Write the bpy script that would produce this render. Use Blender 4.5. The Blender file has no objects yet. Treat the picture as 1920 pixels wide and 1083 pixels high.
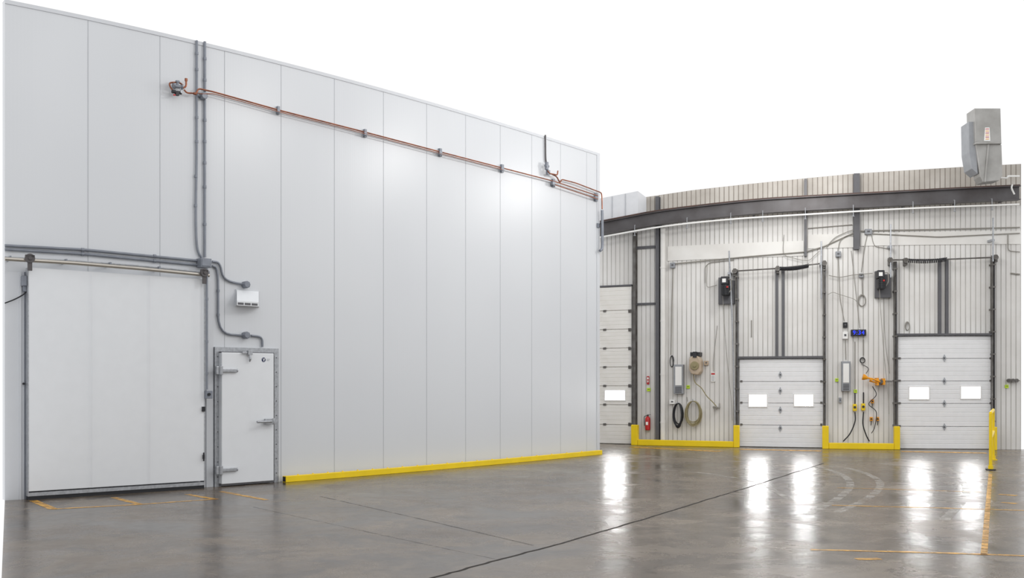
import bpy, math, random
from mathutils import Vector, Matrix
random.seed(3)
F=2000.0; CX=960.0; HY=720.0; CH=1.6
scene=bpy.context.scene
scene.view_settings.view_transform='Standard'
scene.view_settings.look='None'
scene.view_settings.exposure=0.0
# ---------------------------------------------------------------- camera
cd=bpy.data.cameras.new('camera'); cam=bpy.data.objects.new('camera',cd)
scene.collection.objects.link(cam); scene.camera=cam
cam.location=(0,0,CH); cam.rotation_euler=(math.radians(90),0,0)
cd.sensor_width=36; cd.lens=36*F/1920; cd.shift_y=(HY-541.5)/1920
cd.clip_end=300
# ---------------------------------------------------------------- materials
def lin(c):
    c=c/255.0
    return c/12.92 if c<=0.04045 else ((c+0.055)/1.055)**2.4
def col(c): return (lin(c[0]),lin(c[1]),lin(c[2]),1)
MATS={}
def mat(name,c,rough=0.5,metal=0.0,var=0.06,scale=6.0,emit=0,spec=0.5,c2=None,bump=0,alpha=None):
    if name in MATS: return MATS[name]
    m=bpy.data.materials.new(name); m.use_nodes=True
    nt=m.node_tree; b=nt.nodes['Principled BSDF']
    b.inputs['Roughness'].default_value=rough; b.inputs['Metallic'].default_value=metal
    b.inputs['Specular IOR Level'].default_value=spec
    tc=nt.nodes.new('ShaderNodeTexCoord'); nz=nt.nodes.new('ShaderNodeTexNoise')
    nz.inputs['Scale'].default_value=scale; nz.inputs['Detail'].default_value=4
    nt.links.new(tc.outputs['Object'],nz.inputs['Vector'])
    rp=nt.nodes.new('ShaderNodeValToRGB')
    a=col(c); d=col(c2) if c2 else tuple(x*(1-var*2) for x in a[:3])+(1,)
    rp.color_ramp.elements[0].position=0.35; rp.color_ramp.elements[1].position=0.65
    rp.color_ramp.elements[0].color=d; rp.color_ramp.elements[1].color=a
    nt.links.new(nz.outputs['Fac'],rp.inputs['Fac']); nt.links.new(rp.outputs['Color'],b.inputs['Base Color'])
    if bump:
        bp=nt.nodes.new('ShaderNodeBump'); bp.inputs['Strength'].default_value=bump; bp.inputs['Distance'].default_value=0.01
        nt.links.new(nz.outputs['Fac'],bp.inputs['Height']); nt.links.new(bp.outputs['Normal'],b.inputs['Normal'])
    if emit:
        b.inputs['Emission Color'].default_value=col(c); b.inputs['Emission Strength'].default_value=emit
    if alpha:
        n2=nt.nodes.new('ShaderNodeTexNoise'); n2.inputs['Scale'].default_value=alpha[3]; n2.inputs['Detail'].default_value=6; n2.inputs['Roughness'].default_value=.7
        nt.links.new(tc.outputs['Object'],n2.inputs['Vector'])
        mr=nt.nodes.new('ShaderNodeMapRange'); mr.inputs[1].default_value=.4; mr.inputs[2].default_value=.6
        mr.inputs[3].default_value=alpha[0]; mr.inputs[4].default_value=alpha[1]
        nt.links.new(n2.outputs['Fac'],mr.inputs[0]); nt.links.new(mr.outputs[0],b.inputs['Alpha'])
    MATS[name]=m; return m
M_white=mat('white_painted_steel',(218,220,224),0.35,var=0.02)
M_door=mat('white_door_skin',(223,226,230),0.4,var=0.01)
M_joint=mat('panel_joint',(180,183,188),0.6,var=0.02)
M_galv=mat('galvanised_steel',(176,179,184),0.35,0.5,var=0.12,scale=25)
M_stain=mat('stainless_steel',(185,180,172),0.3,0.8,var=0.05)
M_cond=mat('grey_conduit',(132,137,147),0.4,0.2,var=0.08)
M_cop=mat('copper',(172,108,80),0.38,0.6,var=0.2,c2=(128,80,62),scale=8)
M_dark=mat('dark_metal',(56,56,60),0.5,0.3,var=0.1)
M_black=mat('black_rubber',(24,26,32),0.5)
M_yel=mat('yellow_paint',(246,212,14),0.4,var=0.04,scale=3)
M_paint=mat('worn_yellow_floor_paint',(226,168,44),0.35,c2=(196,146,60),scale=5,alpha=(.35,1.0,None,6),spec=.3)
M_crack=mat('floor_crack',(44,40,37),0.6,spec=.1)
M_seal=mat('floor_joint_filler',(62,58,54),0.4,alpha=(.1,.7,None,3),spec=.3)
M_tyre=mat('tyre_scuff',(205,202,196),0.45,alpha=(0.0,.45,None,3))
M_rib=mat('cream_ribbed_cladding',(229,228,226),0.5,c2=(217,215,212),scale=1.2)
M_groove_shade=mat('cladding_groove_shade',(200,198,195),0.7,c2=(182,180,176),scale=1.0)  # shade inside the ribs' grooves, painted as a darker cladding colour
M_board=mat('cream_board',(231,230,227),0.5,c2=(220,218,214),scale=1.5)
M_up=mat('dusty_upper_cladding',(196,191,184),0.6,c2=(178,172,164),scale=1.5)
M_gup_shade=mat('upper_groove_shade',(156,149,141),0.8)  # same painted groove shade for the upper cladding band
M_beam=mat('grey_steel_beam',(92,90,92),0.5,0.2,c2=(76,72,73),scale=2)
M_rust=mat('rusty_steel',(92,68,60),0.7,c2=(74,58,54),scale=4)
M_track=mat('door_track_steel',(118,116,114),0.45,0.4,c2=(88,84,80),scale=6)
M_frame=mat('dark_grey_frame',(96,96,100),0.5,0.2)
M_win=mat('daylight_window',(255,255,255),0.2,emit=30)
M_sec=mat('white_door_section',(234,235,237),0.4,var=0.02)
M_sec2=mat('cream_door_section',(234,232,228),0.45,c2=(224,221,215),scale=2)
M_red=mat('red_paint',(190,28,28),0.3)
M_beige=mat('beige_plastic',(190,172,150),0.5)
M_tan=mat('tan_hose',(150,140,105),0.5)
M_org=mat('orange_paint',(240,160,20),0.4)
M_tag=mat('lime_tag',(200,235,30),0.5)
M_blue=mat('blue_led',(25,50,235),0.5,emit=1.6)
M_navy=mat('navy_ink',(25,40,85),0.5)
M_grey=mat('grey_box',(150,153,158),0.5)
M_cable=mat('grey_cable',(150,147,140),0.6)
M_sign=mat('sign_white',(236,236,234),0.5,var=0.01)
M_duct=mat('sheet_metal_duct',(168,167,165),0.42,0.3,c2=(150,149,146),scale=3)
M_cap=mat('panel_flashing',(206,209,214),0.4,var=.01)

def panelmat():
    m=bpy.data.materials.new('white_insulated_panel'); m.use_nodes=True; nt=m.node_tree; b=nt.nodes['Principled BSDF']
    b.inputs['Roughness'].default_value=0.34
    b.inputs['Specular IOR Level'].default_value=0.5
    uv=nt.nodes.new('ShaderNodeUVMap'); uv.uv_map='UVMap'
    w=nt.nodes.new('ShaderNodeTexWave'); w.wave_type='BANDS'; w.bands_direction='X'
    w.inputs['Scale'].default_value=6.5; w.inputs['Distortion'].default_value=0
    nt.links.new(uv.outputs['UV'],w.inputs['Vector'])
    bp=nt.nodes.new('ShaderNodeBump'); bp.inputs['Strength'].default_value=0.07; bp.inputs['Distance'].default_value=0.002
    nt.links.new(w.outputs['Fac'],bp.inputs['Height']); nt.links.new(bp.outputs['Normal'],b.inputs['Normal'])
    nz=nt.nodes.new('ShaderNodeTexNoise'); nz.inputs['Scale'].default_value=0.4
    nt.links.new(uv.outputs['UV'],nz.inputs['Vector'])
    rp=nt.nodes.new('ShaderNodeValToRGB'); rp.color_ramp.elements[0].color=col((205,208,213)); rp.color_ramp.elements[1].color=col((213,216,220))
    nt.links.new(nz.outputs['Fac'],rp.inputs['Fac']); nt.links.new(rp.outputs['Color'],b.inputs['Base Color'])
    return m
M_panel=panelmat()
def floormat():
    m=bpy.data.materials.new('polished_concrete'); m.use_nodes=True; nt=m.node_tree; b=nt.nodes['Principled BSDF']
    tc=nt.nodes.new('ShaderNodeTexCoord')
    def noise(s,d=6,r=0.6,dist=0):
        n=nt.nodes.new('ShaderNodeTexNoise'); n.inputs['Scale'].default_value=s; n.inputs['Detail'].default_value=d; n.inputs['Roughness'].default_value=r; n.inputs['Distortion'].default_value=dist
        nt.links.new(tc.outputs['Object'],n.inputs['Vector']); return n
    def ramp(src,p0,c0,p1,c1):
        r=nt.nodes.new('ShaderNodeValToRGB'); e=r.color_ramp.elements
        e[0].position=p0; e[1].position=p1; e[0].color=c0; e[1].color=c1
        nt.links.new(src.outputs['Fac'],r.inputs['Fac']); return r
    def mul(a,c,f):
        mx=nt.nodes.new('ShaderNodeMixRGB'); mx.blend_type='MULTIPLY'; mx.inputs[0].default_value=f
        nt.links.new(a.outputs['Color'],mx.inputs[1]); nt.links.new(c.outputs['Color'],mx.inputs[2]); return mx
    n1=noise(0.35,8,0.65); n2=noise(1.1,9,0.72,.6); n3=noise(14,4); n4=noise(5,6,.75); n5=noise(.55,7,.7,.8)
    r1=ramp(n1,.36,col((90,78,66)),.64,col((124,112,98)))
    r2=ramp(n2,.42,(0.36,0.35,0.34,1),.52,(1,1,1,1))
    r5=ramp(n5,.44,(0.55,0.53,0.50,1),.54,(1,1,1,1))
    r4=ramp(n4,.38,(0.66,0.65,0.64,1),.58,(1,1,1,1))
    c=mul(mul(mul(r1,r2,.7),r4,.7),r5,.6)
    nt.links.new(c.outputs['Color'],b.inputs['Base Color'])
    ad=nt.nodes.new('ShaderNodeMath'); ad.operation='ADD'; nt.links.new(n2.outputs['Fac'],ad.inputs[0]); nt.links.new(n5.outputs['Fac'],ad.inputs[1])
    mr=nt.nodes.new('ShaderNodeMapRange'); mr.inputs[1].default_value=0.8; mr.inputs[2].default_value=1.2
    mr.inputs[3].default_value=0.17; mr.inputs[4].default_value=0.33
    nt.links.new(ad.outputs[0],mr.inputs[0]); nt.links.new(mr.outputs[0],b.inputs['Roughness'])
    b.inputs['Specular IOR Level'].default_value=0.5
    bp=nt.nodes.new('ShaderNodeBump'); bp.inputs['Strength'].default_value=0.12; bp.inputs['Distance'].default_value=0.006
    nt.links.new(n3.outputs['Fac'],bp.inputs['Height'])
    bp2=nt.nodes.new('ShaderNodeBump'); bp2.inputs['Strength'].default_value=0.12; bp2.inputs['Distance'].default_value=0.01
    nt.links.new(n4.outputs['Fac'],bp2.inputs['Height']); nt.links.new(bp.outputs['Normal'],bp2.inputs['Normal'])
    nt.links.new(bp2.outputs['Normal'],b.inputs['Normal'])
    return m
M_floor=floormat()
# ---------------------------------------------------------------- wall surfaces (plan curves)
class Surf:
    def __init__(s,Yf): s.Yf=Yf
    def plan(s,px):
        Y=s.Yf(px); return Vector(((px-CX)/F*Y,Y,0))
    def frame(s,px):
        r=(s.plan(px+4)-s.plan(px-4)).normalized(); n=Vector((r.y,-r.x,0)); return n,r
    def pt(s,px,py,off=0.0):
        n,r=s.frame(px); d=Vector(((px-CX)/F,1,(HY-py)/F))
        k=abs(d.x*n.x+n.y); Y=s.Yf(px)-off/k
        return Vector((0,0,CH))+d*Y
    def z(s,px,py,off=0.0): return s.pt(px,py,off).z
    def at(s,px,z,off=0.0):
        p=s.pt(px,HY,off); p.z=z; return p
def hL(x): return 935-.2925*(x-17)-7.44e-5*(x-17)*(x-523)
def hF(x): return 111+.02048*(x-1130)-1.748e-5*(x-1130)*(x-1545)
WH=CH/0.232
L=Surf(lambda x:F*WH/hL(x))
R=Surf(lambda x:F*CH/hF(x))
def G(px,py,z=0.0):
    Y=F*(CH-z)/(py-HY); return Vector(((px-CX)/F*Y,Y,z))
# ---------------------------------------------------------------- mesh builder
class MB:
    def __init__(s): s.v=[];s.f=[];s.m=[];s.uv=None
    def add(s,vs,fs,m=0):
        b=len(s.v); s.v+=[Vector(v) for v in vs]
        for f in fs: s.f.append([i+b for i in f]); s.m.append(m)
        return s
    def hexa(s,fr,bk,m=0):
        return s.add(list(fr)+list(bk),[(0,1,2,3),(7,6,5,4),(0,4,5,1),(1,5,6,2),(2,6,7,3),(3,7,4,0)],m)
    def box(s,S,x0,x1,y0,y1,off,depth,m=0,ztop=None,zbot=None):
        zt=S.z(x0,y0,off) if ztop is None else ztop
        zb=max(S.z(x0,y1,off),0.004) if zbot is None else zbot
        a=S.at(x0,zt,off);b=S.at(x1,zt,off);c=S.at(x1,zb,off);d=S.at(x0,zb,off)
        n,_=S.frame((x0+x1)/2); fr=[a,d,c,b]; bk=[p-n*depth for p in fr]
        return s.hexa(fr,bk,m)
    def wbox(s,c,r,u,n,w,h,d,m=0):
        c=Vector(c); r=r*w/2; u=u*h/2; n=n*d/2
        fr=[c-r+u+n,c-r-u+n,c+r-u+n,c+r+u+n]; bk=[p-2*n for p in fr]
        return s.hexa(fr,bk,m)
    def poly(s,S,pts,off,depth,m=0):
        fr=[S.pt(x,y,off) for x,y in pts]; n,_=S.frame(pts[0][0]); bk=[p-n*depth for p in fr]; k=len(fr)
        fs=[tuple(range(k)),tuple(range(2*k-1,k-1,-1))]+[(i,(i+1)%k,k+(i+1)%k,k+i) for i in range(k)]
        return s.add(fr+bk,fs,m)
    def tube(s,pts,r,seg=8,m=0,caps=True):
        pts=[Vector(p) for p in pts]; q=[pts[0]]; ks=[0]
        for i,p in enumerate(pts[1:],1):
            if (p-q[-1]).length>1e-4: q.append(p); ks.append(i)
        if isinstance(r,(list,tuple)): r=[r[i] for i in ks]
        pts=q
        if len(pts)<2: return s
        t=(pts[1]-pts[0]).normalized(); up=Vector((0,0,1)) if abs(t.z)<.9 else Vector((1,0,0))
        a=t.cross(up).normalized(); vs=[];fs=[]
        for i,p in enumerate(pts):
            if i==0: tt=t
            elif i==len(pts)-1: tt=(pts[i]-pts[i-1]).normalized()
            else: tt=((pts[i]-pts[i-1]).normalized()+(pts[i+1]-pts[i]).normalized())
            if tt.length<1e-5: tt=t
            tt=tt.normalized(); a=(a-tt*a.dot(tt))
            if a.length<1e-5: a=tt.orthogonal()
            a.normalize(); b=tt.cross(a)
            rr=r[i] if isinstance(r,(list,tuple)) else r
            for k in range(seg):
                an=2*math.pi*k/seg; vs.append(p+a*math.cos(an)*rr+b*math.sin(an)*rr)
        for i in range(len(pts)-1):
            for k in range(seg):
                fs.append((i*seg+k,i*seg+(k+1)%seg,(i+1)*seg+(k+1)%seg,(i+1)*seg+k))
        if caps:
            fs.append(tuple(range(seg-1,-1,-1))); n0=(len(pts)-1)*seg; fs.append(tuple(range(n0,n0+seg)))
        return s.add(vs,fs,m)
    def sweep(s,S,path,sec,m=0):
        vs=[];k=len(sec)
        for px,py,off in path:
            p=S.pt(px,py,off); n,_=S.frame(px)
            for o,dz in sec: vs.append(p+n*o+Vector((0,0,dz)))
        fs=[]
        for i in range(len(path)-1):
            for j in range(k): fs.append((i*k+j,i*k+(j+1)%k,(i+1)*k+(j+1)%k,(i+1)*k+j))
        fs.append(tuple(range(k-1,-1,-1))); b=(len(path)-1)*k; fs.append(tuple(range(b,b+k)))
        return s.add(vs,fs,m)
    def disc(s,S,px,py,r,off,depth,m=0,seg=20):
        p=S.pt(px,py,off); n,_=S.frame(px); return s.tube([p,p-n*depth],r,seg,m)
    def text(s,body,size,S,px,py,off,m=0,depth=0.002,fat=0.0,sp=1.0):
        cu=bpy.data.curves.new('t','FONT'); cu.body=body; cu.size=size; cu.extrude=depth; cu.align_x='CENTER'; cu.align_y='CENTER'; cu.offset=fat; cu.space_character=sp
        o=bpy.data.objects.new('t',cu); scene.collection.objects.link(o); bpy.context.view_layer.update()
        me=bpy.data.meshes.new_from_object(o.evaluated_get(bpy.context.evaluated_depsgraph_get()))
        n,r=S.frame(px); p=S.pt(px,py,off)
        vs=[p+r*v.co.x+Vector((0,0,1))*v.co.y+n*v.co.z for v in me.vertices]
        s.add(vs,[tuple(f.vertices) for f in me.polygons],m)
        bpy.data.objects.remove(o); bpy.data.curves.remove(cu); bpy.data.meshes.remove(me); return s
def fil(pts,rad=0.12,n=5):
    pts=[Vector(p) for p in pts]; out=[pts[0]]
    for i in range(1,len(pts)-1):
        a,b,c=pts[i-1],pts[i],pts[i+1]; d1=min(rad,(a-b).length*.49); d2=min(rad,(c-b).length*.49)
        p=b+(a-b).normalized()*d1; q=b+(c-b).normalized()*d2
        for k in range(n+1):
            t=k/n; out.append(p*(1-t)**2+b*2*t*(1-t)+q*t*t)
    out.append(pts[-1]); return out
def cat(pts,n=7):
    pts=[Vector(p) for p in pts]; P=[pts[0]*2-pts[1]]+pts+[pts[-1]*2-pts[-2]]; out=[]
    for i in range(1,len(P)-2):
        for k in range(n):
            t=k/n; a,b,c,d=P[i-1],P[i],P[i+1],P[i+2]
            out.append(0.5*((2*b)+(c-a)*t+(2*a-5*b+4*c-d)*t*t+(3*b-a-3*c+d)*t**3))
    out.append(pts[-1]); return out
def interp(tab,x):
    if x<=tab[0][0]: return tab[0][1]
    for (a,b),(c,d) in zip(tab,tab[1:]):
        if x<=c: return b+(d-b)*(x-a)/(c-a)
    return tab[-1][1]
def rng(a,b,n): return [a+(b-a)*i/n for i in range(n+1)]
def dens(pts,step=45):
    out=[pts[0]]
    for (a,b),(c,d) in zip(pts,pts[1:]):
        k=max(1,int(abs(c-a)//step))
        out+=[(a+(c-a)*i/k,b+(d-b)*i/k) for i in range(1,k+1)]
    return out
# ---------------------------------------------------------------- object helpers
def wloc(o):
    p=Vector(o.location)
    while o.parent: o=o.parent; p+=Vector(o.location)
    return p
import bmesh
def mk(name,mb,mats,parent=None,smooth=False,bevel=0,**props):
    vs=mb.v; c=sum(vs,Vector())/len(vs)
    org=Vector((c.x,c.y,min(v.z for v in vs)))
    me=bpy.data.meshes.new(name); me.from_pydata([v-org for v in vs],[],mb.f)
    if not isinstance(mats,(list,tuple)): mats=[mats]
    for m in mats: me.materials.append(m)
    for p,i in zip(me.polygons,mb.m): p.material_index=i
    if mb.uv:
        ul=me.uv_layers.new(name='UVMap')
        for p in me.polygons:
            for li in p.loop_indices: ul.data[li].uv=mb.uv[me.loops[li].vertex_index]
    bm=bmesh.new(); bm.from_mesh(me); bmesh.ops.recalc_face_normals(bm,faces=bm.faces); bm.to_mesh(me); bm.free()
    if smooth:
        me.polygons.foreach_set('use_smooth',[True]*len(me.polygons))
        try: me.set_sharp_from_angle(angle=math.radians(40))
        except Exception: pass
    o=bpy.data.objects.new(name,me); scene.collection.objects.link(o)
    if bevel:
        b=o.modifiers.new('bevel','BEVEL'); b.width=bevel; b.segments=2; b.limit_method='ANGLE'
    if parent:
        o.parent=parent; o.location=org-wloc(parent)
    else: o.location=org
    for k,v in props.items(): o[k]=v
    return o
def thing(name,loc,label,category,**props):
    o=bpy.data.objects.new(name,None); o.empty_display_size=0.1; scene.collection.objects.link(o); o.location=loc
    o['label']=label; o['category']=category
    for k,v in props.items(): o[k]=v
    return o
U=Vector((0,0,1)); u=U
# ================================================================= SHELL
B=L.plan(9)
fp=[B, Vector((-.4787*8.6,8.6,0)), Vector((-8,6,0)), Vector((-8,-4,0)), Vector((18,-4,0)), Vector((18,R.plan(1919).y-1.0,0))]
fp+=[R.plan(x) for x in rng(1919,1080,14)]
n0,_=L.frame(1121); c1=L.plan(1124)
fp+=[c1-n0*4.0]
mb=MB(); mb.add([Vector((p.x,p.y,0)) for p in fp]+[Vector((p.x,p.y,-.15)) for p in fp],[tuple(range(len(fp))),tuple(range(2*len(fp)-1,len(fp)-1,-1))]+[(i,(i+1)%len(fp),len(fp)+(i+1)%len(fp),len(fp)+i) for i in range(len(fp))])
mk('floor',mb,M_floor,kind='structure',label='polished grey-brown stained concrete warehouse floor with glossy reflections',category='floor')
joints=[9,165,300,421,527,627,719,800,873,938,997,1051,1100,1124]
xs=[]
for a,b in zip(joints,joints[1:]): xs+=rng(a,b,3)[:-1]
xs.append(1124)
mb=MB(); pl=[L.plan(x) for x in xs]; arc=[0]
for a,b in zip(pl,pl[1:]): arc.append(arc[-1]+(b-a).length)
th=0.15; vs=[];uv=[]
for x,p,s in zip(xs,pl,arc):
    n,_=L.frame(x)
    for q,z in ((p,0),(p,WH),(p-n*th,WH),(p-n*th,0)):
        vs.append(Vector((q.x,q.y,z))); uv.append((s,z))
fs=[]
for i in range(len(xs)-1):
    for j in range(4): fs.append((4*i+j,4*i+(j+1)%4,4*i+4+(j+1)%4,4*i+4+j))
fs.append((0,3,2,1)); e=4*(len(xs)-1); fs.append((e,e+1,e+2,e+3))
mb.add(vs,fs); mb.uv=list(uv)
for x in joints[1:-1]:
    n,r=L.frame(x); p=L.plan(x); p0=p+n*.003; w_=.0045; zt=Vector((0,0,WH-.001))
    mb.hexa([p0-r*w_+zt,p0-r*w_,p0+r*w_,p0+r*w_+zt],[q-n*.01 for q in (p0-r*w_+zt,p0-r*w_,p0+r*w_,p0+r*w_+zt)],1)
    mb.uv+=[(0,0)]*8
mk('wall_left',mb,[M_panel,M_joint],kind='structure',label='tall white insulated metal panel wall with vertical joints',category='wall')
mb=MB(); n,r=L.frame(1124); p=L.plan(1124)-n*.155
q=p-n*3.8; zt=Vector((0,0,WH))
mb.hexa([p+zt,p,q,q+zt],[v-r*.15 for v in (p+zt,p,q,q+zt)])
mk('wall_side',mb,M_white,kind='structure',label='white insulated panel end wall of the cold room',category='wall')
mb=MB()
mb.sweep(L,[(x,(HY-(WH-CH)/L.Yf(x)*F),0) for x in rng(9,1124,24)],[(-.16,.003),(-.16,.01),(.012,.01),(.012,-.045),(.004,-.045),(.004,.003)])
mk('trim_1',mb,M_cap,kind='structure',label='thin white flashing along wall top',category='trim')
mb=MB(); mb.box(L,1119.5,1124.6,0,0,.012,.01,ztop=WH,zbot=.0)
mk('trim_2',mb,M_cap,kind='structure',label='white corner flashing of cold room',category='trim')
mb=MB(); zj=L.z(10,508); mb.box(L,9,46,0,0,.02,.015,ztop=zj,zbot=0); mb.box(L,36,40,0,0,.035,.015,ztop=zj,zbot=0,m=0);mb.box(L,45.5,50,0,0,.03,.03,ztop=zj,zbot=0,m=1)
mk('trim_3',mb,[M_cap,M_cond],kind='structure',label='white jamb trim beside sliding door',category='trim')
# far wall - ribbed cladding
tabtop=[(1080,382),(1212,369),(1300,356),(1400,345),(1500,335),(1605,325),(1700,319),(1815,312),(1915,307)]
px0,px1=1085,1914.5
N=4000; samp=rng(px0,px1,N); pl=[R.plan(x) for x in samp]; arc=[0]
for a,b in zip(pl,pl[1:]): arc.append(arc[-1]+(b-a).length)
def px_at(s):
    lo,hi=0,N
    while hi-lo>1:
        m_=(lo+hi)//2
        if arc[m_]<=s: lo=m_
        else: hi=m_
    t=(s-arc[lo])/(arc[hi]-arc[lo]); return samp[lo]+(samp[hi]-samp[lo])*t
pitch=.122; prof=[(0,0,0),(.098,0,1),(.102,-.008,1),(.116,-.008,1)]
cols=[]; s=0
while s<arc[-1]:
    for ds,o,g in prof:
        if s+ds<arc[-1]: cols.append((s+ds,o,g))
    s+=pitch
cols.append((arc[-1],0,0))
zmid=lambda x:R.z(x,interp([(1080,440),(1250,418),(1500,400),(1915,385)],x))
vs=[];fs=[];ms=[]
for s,o,g in cols:
    x=px_at(s); p=R.plan(x); n,_=R.frame(x); q=p+n*(o-.002); b=p-n*.2
    zt=R.z(x,interp(tabtop,x))
    vs+=[Vector((q.x,q.y,0)),Vector((q.x,q.y,zmid(x))),Vector((q.x,q.y,zt)),Vector((b.x,b.y,zt)),Vector((b.x,b.y,0))]
mb=MB()
for i in range(len(cols)-1):
    g=cols[i][2]
    a=5*i;b=a+5
    for j in range(5):
        j2=(j+1)%5; fs.append((a+j,a+j2,b+j2,b+j))
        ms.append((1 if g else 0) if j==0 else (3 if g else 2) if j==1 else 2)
mb.v=vs; mb.f=[list(f) for f in fs]; mb.m=ms
e=5*(len(cols)-1); mb.add([vs[e+j] for j in range(5)],[(0,1,2,3,4)],0); mb.add([vs[j] for j in range(5)],[(4,3,2,1,0)],0)
mk('wall_back',mb,[M_rib,M_groove_shade,M_up,M_gup_shade],kind='structure',label='cream ribbed metal cladding wall with loading dock doors',category='wall')
def rbox(name,x0,x1,y0,y1,off,depth,m,label,cat_='trim',struct=False,**kw):
    mb=MB(); k=max(2,int((x1-x0)/20)); zt=[R.z(x0,y0,off),R.z(x0,y1,off)]
    zc=(zt[0]+zt[1])/2; hh=(zt[0]-zt[1])/2; path=[]
    for x in rng(x0,x1,k):
        Y=R.pt(x,HY,off).y; path.append((x,HY-(zc-CH)/Y*F,off))
    mb.sweep(R,path,[(0,-hh),(0,hh),(-depth,hh),(-depth,-hh)])
    pr=dict(label=label,category=cat_)
    if struct: pr['kind']='structure'
    pr.update(kw)
    return mk(name,mb,m,**pr)
rbox('trim_4',1252,1507,462,489,.02,.018,M_board,'smooth cream board band on cladding',struct=True)
rbox('trim_5',1613,1914,437,461,.02,.018,M_board,'smooth cream board band on cladding',struct=True)
rbox('trim_6',1515,1600,440,466,.02,.018,M_board,'smooth cream board band on cladding',struct=True)
rbox('trim_7',1192,1228,462,467,.04,.04,M_frame,'dark horizontal girt between columns',struct=True)
rbox('trim_8',1192,1228,568,572,.04,.04,M_frame,'dark horizontal girt between columns',struct=True)
def column(x0,x1,y0,y1,mt,label,off=.16,zb=None):
    mb=MB(); n,r=R.frame((x0+x1)/2); zt=R.z(x0,y0,off); z0=zb if zb is not None else R.z(x0,y1,off)
    c=(R.at((x0+x1)/2,0,off)); w=(R.at(x1,0,off)-R.at(x0,0,off)).length
    h=zt-z0; zc=(zt+z0)/2
    for o in (0,.14): mb.wbox(Vector((c.x,c.y,zc))-n*o,r,U,n,w,h,.012)
    mb.wbox(Vector((c.x,c.y,zc))-n*.07,r,U,n,.012,h,.14)
    mk('steel_column',mb,mt,label=label,category='column',group='wall columns')
column(1229,1235.5,368,830,M_frame,'full-height dark grey steel I-column against cladding',zb=0)
column(1187,1191.5,436,830,M_track,'weathered grey steel column beside roller door',zb=0)
column(1601,1612,325,467,M_frame,'short dark steel column crossing behind crane beam')
column(1508,1513,335,480,M_frame,'slim dark steel column above dock doors')
mb=MB(); mb.tube([R.at(1243,.0,.1),R.at(1243,R.z(1243,428,.1),.1)],.07,12)
for yy in (500,600,700,790): mb.tube([R.pt(1243,yy,.1),R.pt(1243,yy+3,.1)],.078,12)
mk('drain_pipe',mb,M_board,smooth=True,label='thick cream vertical drain pipe beside steel column',category='pipe')
# ================================================================= BEAM, PIPES ON TOP
def ipath(tab,off,n=40,x0=None,x1=None):
    x0=x0 or tab[0][0]; x1=x1 or tab[-1][0]
    pts=[Vector((a,b,0)) for a,b in tab]; c=cat(pts,12); tb=[(v.x,v.y) for v in c]
    return [(x,interp(tb,x),off) for x in rng(x0,x1,n)]
bt=[(1108,433),(1170,421),(1250,407),(1400,390),(1500,383),(1650,375),(1800,367),(1911,362)]
H=.17;W=.1;T=.02
sec=[(-W,-H),(W,-H),(W,-H+T),(.01,-H+T),(.01,H-T),(W,H-T),(W,H),(-W,H),(-W,H-T),(-.01,H-T),(-.01,-H+T),(-W,-H+T)]
beam=thing('crane_beam',R.pt(1500,397,.5),'long dark grey steel crane beam spanning the cladding wall','beam')
mb=MB(); mb.sweep(R,ipath(bt,.5),sec); mk('web',mb,M_beam,beam)
mb=MB(); mb.sweep(R,[(x,y-13.5,o) for x,y,o in ipath(bt,.5)],[(-.05,0),(.05,0),(.05,.03),(-.05,.03)]); mk('rail',mb,M_rust,beam,label='rusty brown rail on beam top')
for x in (1230,1330,1410,1510,1606,1700,1800,1890):
    y=interp(bt,x); mb=MB(); mb.box(R,x-1.5,x+1.5,y-11,y+11,.5,.5); mk('bracket',mb,M_frame,beam)
sp=thing('sprinkler_pipe',R.pt(1500,402,.62),'thin white sprinkler pipe running below the crane beam','pipe')
st=[(1112,447),(1240,425),(1370,411),(1510,402),(1700,391),(1911,383)]
mb=MB(); mb.tube([R.pt(x,y,o) for x,y,o in ipath(st,.68)],.022,8); mk('pipe',mb,M_sign,sp,smooth=True)
for x in (1190,1288,1370,1430,1510,1600,1712,1790,1860):
    mb=MB(); y=interp(st,x); p=R.pt(x,y,.68); mb.tube([p,p-U*.1],.012,6); mb.tube([p-U*.1,p-U*.115],.03,8); mb.tube([p,p+U*.16,p+U*.17-R.frame(x)[0]*.05],.01,6)
    mk('sprinkler_head',mb,M_grey,sp)
mb=MB()
mb.add([R.pt(1108,375,.37),R.pt(1108,420,.37),R.pt(1196,406,.37),R.pt(1196,358,.37)]+[R.pt(1118,379,.03),R.pt(1118,415,.03),R.pt(1212,401,.03),R.pt(1212,370,.03)],[(0,1,2,3),(3,2,6,7),(7,6,5,4),(0,3,7,4),(1,5,6,2),(0,4,5,1)])
mb.box(R,1147,1148,368,407,.38,.01,1);mb.box(R,1172,1173,363,405,.38,.01,1)
mk('insulated_enclosure',mb,[M_white,M_joint],label='white insulated panel enclosure sitting above the crane beam',category='enclosure')
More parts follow.
